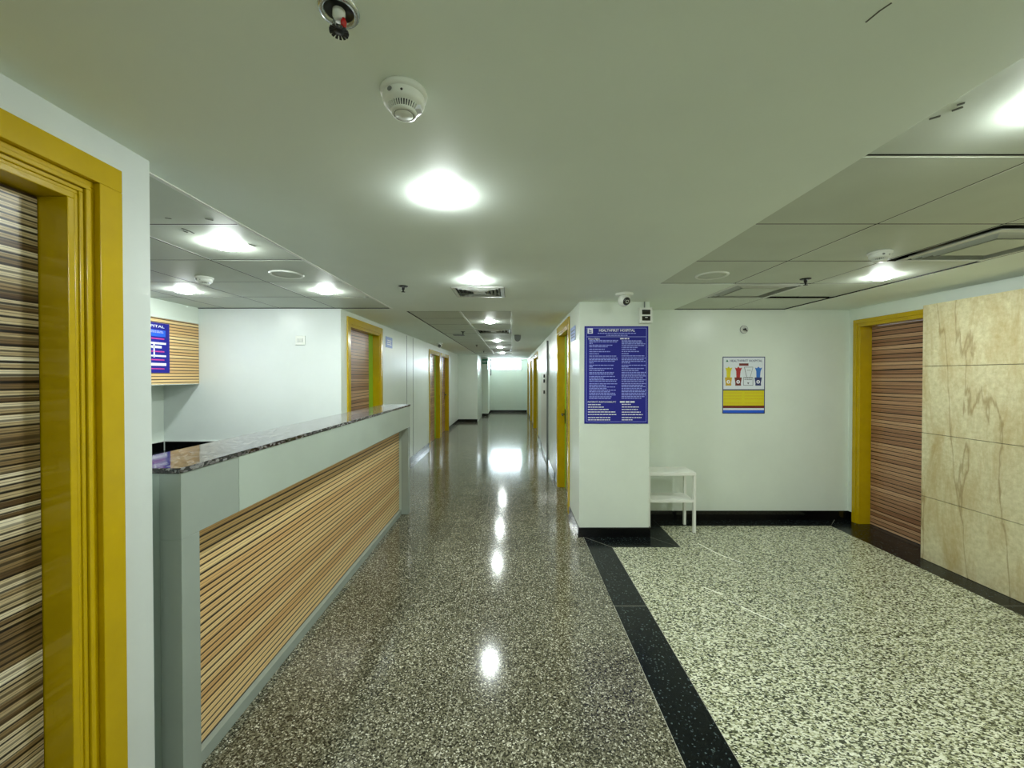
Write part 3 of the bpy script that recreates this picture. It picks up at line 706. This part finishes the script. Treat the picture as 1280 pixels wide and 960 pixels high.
# smoke detectors
def smoke(x, y, z, label):
    t = thing('smoke_detector', label, 'detector', (x, y, z), 'white ceiling smoke detectors')
    build(MB().lathe([(0.0, 0.0), (0.058, 0.0), (0.060, -0.006), (0.057, -0.016), (0.052, -0.018)], 40), 'base_ring', 'white_plastic', t)
    build(MB().lathe([(0.052, -0.016), (0.0525, -0.036), (0.048, -0.044), (0.038, -0.048)], 40), 'body', 'white_plastic', t)
    build(MB().lathe([(0.036, -0.046), (0.030, -0.062)], 40), 'inner_chamber', 'black_plastic', t)
    fins = MB()
    for k in range(36):
        a = 2 * math.pi * k / 36; c, s_ = math.cos(a), math.sin(a); tw = 0.0013
        def P(r, zz_, side): return (r * c - side * tw * s_, r * s_ + side * tw * c, zz_)
        fins.add([P(0.034, -0.046, -1), P(0.034, -0.046, 1), P(0.041, -0.046, 1), P(0.041, -0.046, -1), P(0.028, -0.064, -1), P(0.028, -0.064, 1), P(0.032, -0.064, 1), P(0.032, -0.064, -1)],
                 [(0, 1, 2, 3), (4, 7, 6, 5), (0, 4, 5, 1), (1, 5, 6, 2), (2, 6, 7, 3), (3, 7, 4, 0)])
    f = build(fins, 'grille_fins', 'white_plastic', t); f['kind'] = 'stuff'
    build(MB().lathe([(0.033, -0.062), (0.032, -0.068), (0.026, -0.071), (0.0245, -0.069), (0.0235, -0.071), (0, -0.071)], 40), 'bottom_cap', 'white_plastic', t)
    build(MB().lathe([(0.0252, -0.0712), (0.0237, -0.0712)], 40), 'cap_groove', 'grey_plastic', t)
    build(MB().lathe([(0, 0), (0.0065, 0), (0.0065, -0.002), (0, -0.002)], 16, (-0.022, -0.0485, -0.0295), False, Vector((0.41, 0.91, 0))), 'test_port', 'grey_plastic', t)
    build(MB().lathe([(0, 0), (0.003, 0), (0.003, -0.003), (0, -0.003)], 12, (0.008, -0.0505, -0.034), False, Vector((0, 1, 0))), 'indicator', 'black_plastic', t)
    build(MB().box(0.030, 0.046, -0.012, 0.008, -0.060, -0.047), 'name_clip', 'print_white', t)
    for ch in t.children: ch.scale = (1, 1, 0.84)
    return t
s0 = smoke(-0.28, 1.044, HC, 'white smoke detector on plain ceiling nearest the viewer')
def smoke_copy(x, y, z, label):
    c = copy_tree(s0); c.location = (x, y, z); c['label'] = label
smoke_copy(-2.31, 3.01, ZTL, 'white smoke detector on the nook ceiling tiles')
smoke_copy(2.2, 2.4, ZTL, 'white smoke detector on the alcove ceiling tiles')

# recessed sprinkler without its cover
sp = thing('recessed_sprinkler', 'uncovered recessed sprinkler with red bulb and toothed black deflector', 'sprinkler', (-0.348, 0.812, HC))
build(MB().lathe([(0.028, -0.001), (0.030, -0.006), (0.038, -0.005), (0.0395, -0.0002)], 40), 'cup_ring', 'chrome', sp)
build(MB().lathe([(0, -0.0006), (0.029, -0.0006), (0.029, -0.003)], 40), 'cup', 'black_plastic', sp)
build(MB().lathe([(0.012, -0.001), (0.012, -0.014), (0.009, -0.016), (0.009, -0.020), (0, -0.020)], 20), 'body', 'white_plastic', sp)
build(MB().lathe([(0, -0.018), (0.004, -0.02), (0.0062, -0.028), (0.005, -0.036), (0, -0.038)], 12, (0.011, -0.004, 0)), 'bulb', 'red_glass', sp)
build(MB().tube((-0.010, 0, -0.016), (-0.007, 0, -0.04), 0.0025).tube((0.012, 0, -0.016), (0.01, 0, -0.04), 0.002), 'yoke', 'chrome', sp)
df = MB().lathe([(0, -0.040), (0.010, -0.040), (0.010, -0.043), (0, -0.043)], 20)
for k in range(14):
    a = 2 * math.pi * k / 14
    df.prism([(0.009, -0.0016), (0.0185, -0.0024), (0.0185, 0.0024), (0.009, 0.0016)], -0.043, -0.0405, lambda u, v, w, a=a: (u * math.cos(a) - v * math.sin(a), u * math.sin(a) + v * math.cos(a), w - 0.15 * max(0, u - 0.009)))
build(df, 'deflector', 'black_plastic', sp)

def sprinkler(x, y, z, label, first=[None]):
    if first[0] is None:
        t = thing('pendant_sprinkler', label, 'sprinkler', (x, y, z), 'small black ceiling sprinklers')
        build(MB().lathe([(0, 0.001), (0.038, 0.0005), (0.036, -0.005), (0.02, -0.007), (0, -0.007)], 28), 'escutcheon', 'black_plastic', t)
        build(MB().lathe([(0.012, -0.006), (0.012, -0.028), (0.007, -0.03), (0.006, -0.046), (0, -0.046)], 16), 'body', 'black_plastic', t)
        build(MB().lathe([(0, -0.046), (0.016, -0.046), (0.016, -0.049), (0, -0.049)], 20), 'deflector', 'black_plastic', t)
        first[0] = t; return t
    c = copy_tree(first[0]); c.location = (x, y, z); c['label'] = label
    return c
sprinkler(-0.89, 3.28, HC, 'small black sprinkler on plain ceiling near the nook tiles')
sprinkler(2.24, 3.06, ZTL, 'small black sprinkler in the alcove tiles')
sprinkler(-0.82, 6.7, ZTL, 'first small black sprinkler in the corridor tile strip')
sprinkler(-0.84, 9.55, ZTL, 'second small black sprinkler in the corridor tile strip')
sprinkler(-0.84, 11.9, ZTL, 'third small black sprinkler in the corridor tile strip')

# square four way air diffusers
def diffuser(x0, x1, y0, y1, label, z=HC, drop=0.0, zone=None):
    t = thing('air_diffuser', label, 'vent', ((x0 + x1) / 2, (y0 + y1) / 2, z), 'square ceiling air diffusers')
    a, b = (x1 - x0) / 2, (y1 - y0) / 2
    def ring(o, i, zo, zi, th=0.003):
        A = [(-a + o, -b + o), (a - o, -b + o), (a - o, b - o), (-a + o, b - o)]; B = [(-a + i, -b + i), (a - i, -b + i), (a - i, b - i), (-a + i, b - i)]
        mb = MB(); vs = [(p[0], p[1], zo) for p in A] + [(p[0], p[1], zi) for p in B] + [(p[0], p[1], zo + th) for p in A] + [(p[0], p[1], zi + th) for p in B]
        fs = []
        for k in range(4):
            n = (k + 1) % 4
            fs += [(k, n, 4 + n, 4 + k), (8 + k, 12 + k, 12 + n, 8 + n), (k, 8 + k, 8 + n, n), (4 + k, 4 + n, 12 + n, 12 + k)]
        return mb.add(vs, fs)
    m_ = min(a, b)
    build(ring(0.004, 0.035, -0.002 - drop, -0.004 - drop), 'frame', 'alu', t)
    n = 4 if zone is None else 3; stp = (m_ - 0.035 - 0.05) / n if zone is None else zone / n
    for k in range(n):
        o = 0.042 + stp * k
        build(ring(o + stp * 0.42, o + 0.002, -0.006 - drop, 0.016 - drop), 'louver', 'alu', t)
    build(MB().box(-a + 0.04 + stp * n, a - 0.04 - stp * n, -b + 0.04 + stp * n, b - 0.04 - stp * n, -0.006 - drop, -0.003 - drop), 'core_plate', 'alu' if zone is None else 'tile', t)
    build(MB().box(-a + 0.004, a - 0.004, -b + 0.004, b - 0.004, 0.04, 0.045), 'plenum', 'black_plastic', t)
    return t
diffuser(*DIFF, 'square grille in plain ceiling at the corridor mouth')
diffuser(1.80, 2.40, 3.23, 3.82, 'square grille in the alcove tiles toward the back wall', z=ZTL, zone=0.1)
diffuser(2.43, 2.98, 1.99, 2.55, 'square grille hanging loose in the alcove tiles above the marble', z=ZTL, drop=0.012, zone=0.1)
diffuser(-0.59, -0.02, 6.39, 6.98, 'nearer square grille in the corridor tile strip', z=ZTL)
diffuser(-0.59, -0.02, 11.27, 11.86, 'farther square grille in the corridor tile strip', z=ZTL)
vs = thing('slot_vent', 'narrow dark slot vent in the corridor tile strip', 'vent', (-0.96, 7.25, ZTL))
build(MB().box(-0.10, 0.10, -0.09, 0.09, -0.006, 0.0), 'frame', 'grey_plastic', vs)
build(MB().box(-0.09, 0.09, -0.08, 0.08, -0.009, -0.006), 'slot', 'black_plastic', vs)

# cameras
def turret(x, y, z, aim, label, dark=False, r=0.05):
    t = thing('dome_camera', label, 'camera', (x, y, z))
    mt = 'white_plastic' if not dark else 'grey_plastic'
    build(MB().lathe([(0, -0.0003), (r * 1.4, -0.0003), (r * 1.4, -0.012), (r * 1.25, -0.022), (0, -0.022)], 36), 'mount_base', mt, t)
    c = Vector((0, 0, -0.022 - r * 0.72))
    pr = [(r * math.sin(math.pi * k / 16), -r * math.cos(math.pi * k / 16)) for k in range(17)]
    build(MB().lathe(pr, 32, c), 'ball', mt, t)
    aim = Vector(aim).normalized()
    build(MB().lathe([(0, r * 0.98), (r * 0.5, r * 0.94), (r * 0.66, r * 0.80), (r * 0.62, r * 0.7)], 28, c, True, aim), 'lens_face', 'lens', t)
    build(MB().lathe([(0, r * 1.01), (r * 0.18, r * 1.0), (r * 0.2, r * 0.95)], 16, c, True, aim), 'lens', 'black_plastic', t)
    return t
turret(1.0, 3.57, HC, (0.25, -0.9, -0.35), 'white turret camera with black lens on ceiling before the column', r=0.055)
turret(-1.62, 8.96, HC, (0.1, -1, -0.2), 'small dark faced camera on the corridor ceiling above far doors', r=0.05)
dc = thing('ceiling_dome', 'grey half dome hanging from the corridor ceiling by the tile strip', 'fixture', (0.1, 7.2, HC))
build(MB().lathe([(0, -0.0003), (0.06, -0.0003), (0.06, -0.05), (0.056, -0.055), (0, -0.055)], 28), 'mount_base', 'grey_plastic', dc)
build(MB().lathe([(0.056, -0.055)] + [(0.056 * math.cos(a * math.pi / 16), -0.055 - 0.06 * math.sin(a * math.pi / 16)) for a in range(9)], 28), 'dome', 'grey_plastic', dc)

for o in bpy.data.objects:
    if o.parent is not None and (o.name.split('.')[0].endswith(('_lines', '_title', '_heading')) or o.name.startswith(('title_lettering', 'direction_'))): o['kind'] = 'stuff'

# scuffs and wear with a shape of their own
def scuff(parent, name, mat, pts, w, z, dz):
    mb = MB()
    for (a, b_), (c, d) in zip(pts[:-1], pts[1:]):
        v = Vector((c - a, d - b_)); n = Vector((-v.y, v.x)).normalized() * w / 2
        mb.prism([(a + n.x, b_ + n.y), (a - n.x, b_ - n.y), (c - n.x, d - n.y), (c + n.x, d + n.y)], z, z + dz, lambda u, v_, w_: (u, v_, w_))
    o = build(mb, name, mat, parent); return o
M['scuff_dark'] = plain('scuff_dark', (86, 88, 78), 0.7)
M['scuff_pale'] = plain('scuff_pale', (236, 238, 222), 0.5)
def cpt(px, py):   # ceiling point seen at a picture position, used only to list the marks
    Y = 500 * (HC - H) / (470 - py); return ((px - 640) / 500 * Y, Y)
for a in ([(229, 288), (237, 291)], [(231, 291), (236, 293)], [(238, 291), (244, 294)], [(208, 275), (216, 276)], [(258, 276), (268, 278)], [(312, 307), (320, 310)], [(1158, 154), (1172, 150)], [(1186, 144), (1200, 139)], [(1192, 137), (1202, 134)]):
    scuff(ceiling, 'scuff_mark', 'scuff_dark', [cpt(*p) for p in a], 0.008, HC + T - 0.0006, 0.002)
scuff(ceiling, 'scuff_mark', 'scuff_dark', [cpt(1078, 32), cpt(1095, 18), cpt(1110, 8)], 0.004, HC - 0.0005, 0.001)
def fpt(px, py):
    Y = 500 * H / (py - 470); return ((px - 640) / 500 * Y, Y)
for a in ([(873, 680), (900, 694), (930, 705)], [(880, 735), (905, 745)], [(912, 752), (945, 768), (985, 785)]):
    scuff(floor, 'scratch', 'scuff_pale', [fpt(*p) for p in a], 0.011, 0.0, 0.0006)
for a in ([(918, 701), (932, 707)], [(960, 741), (975, 749)], [(918, 755), (928, 760)], [(968, 777), (980, 784)]):
    scuff(floor, 'scratch', 'scuff_dark', [fpt(*p) for p in a], 0.010, 0.0, 0.0009)
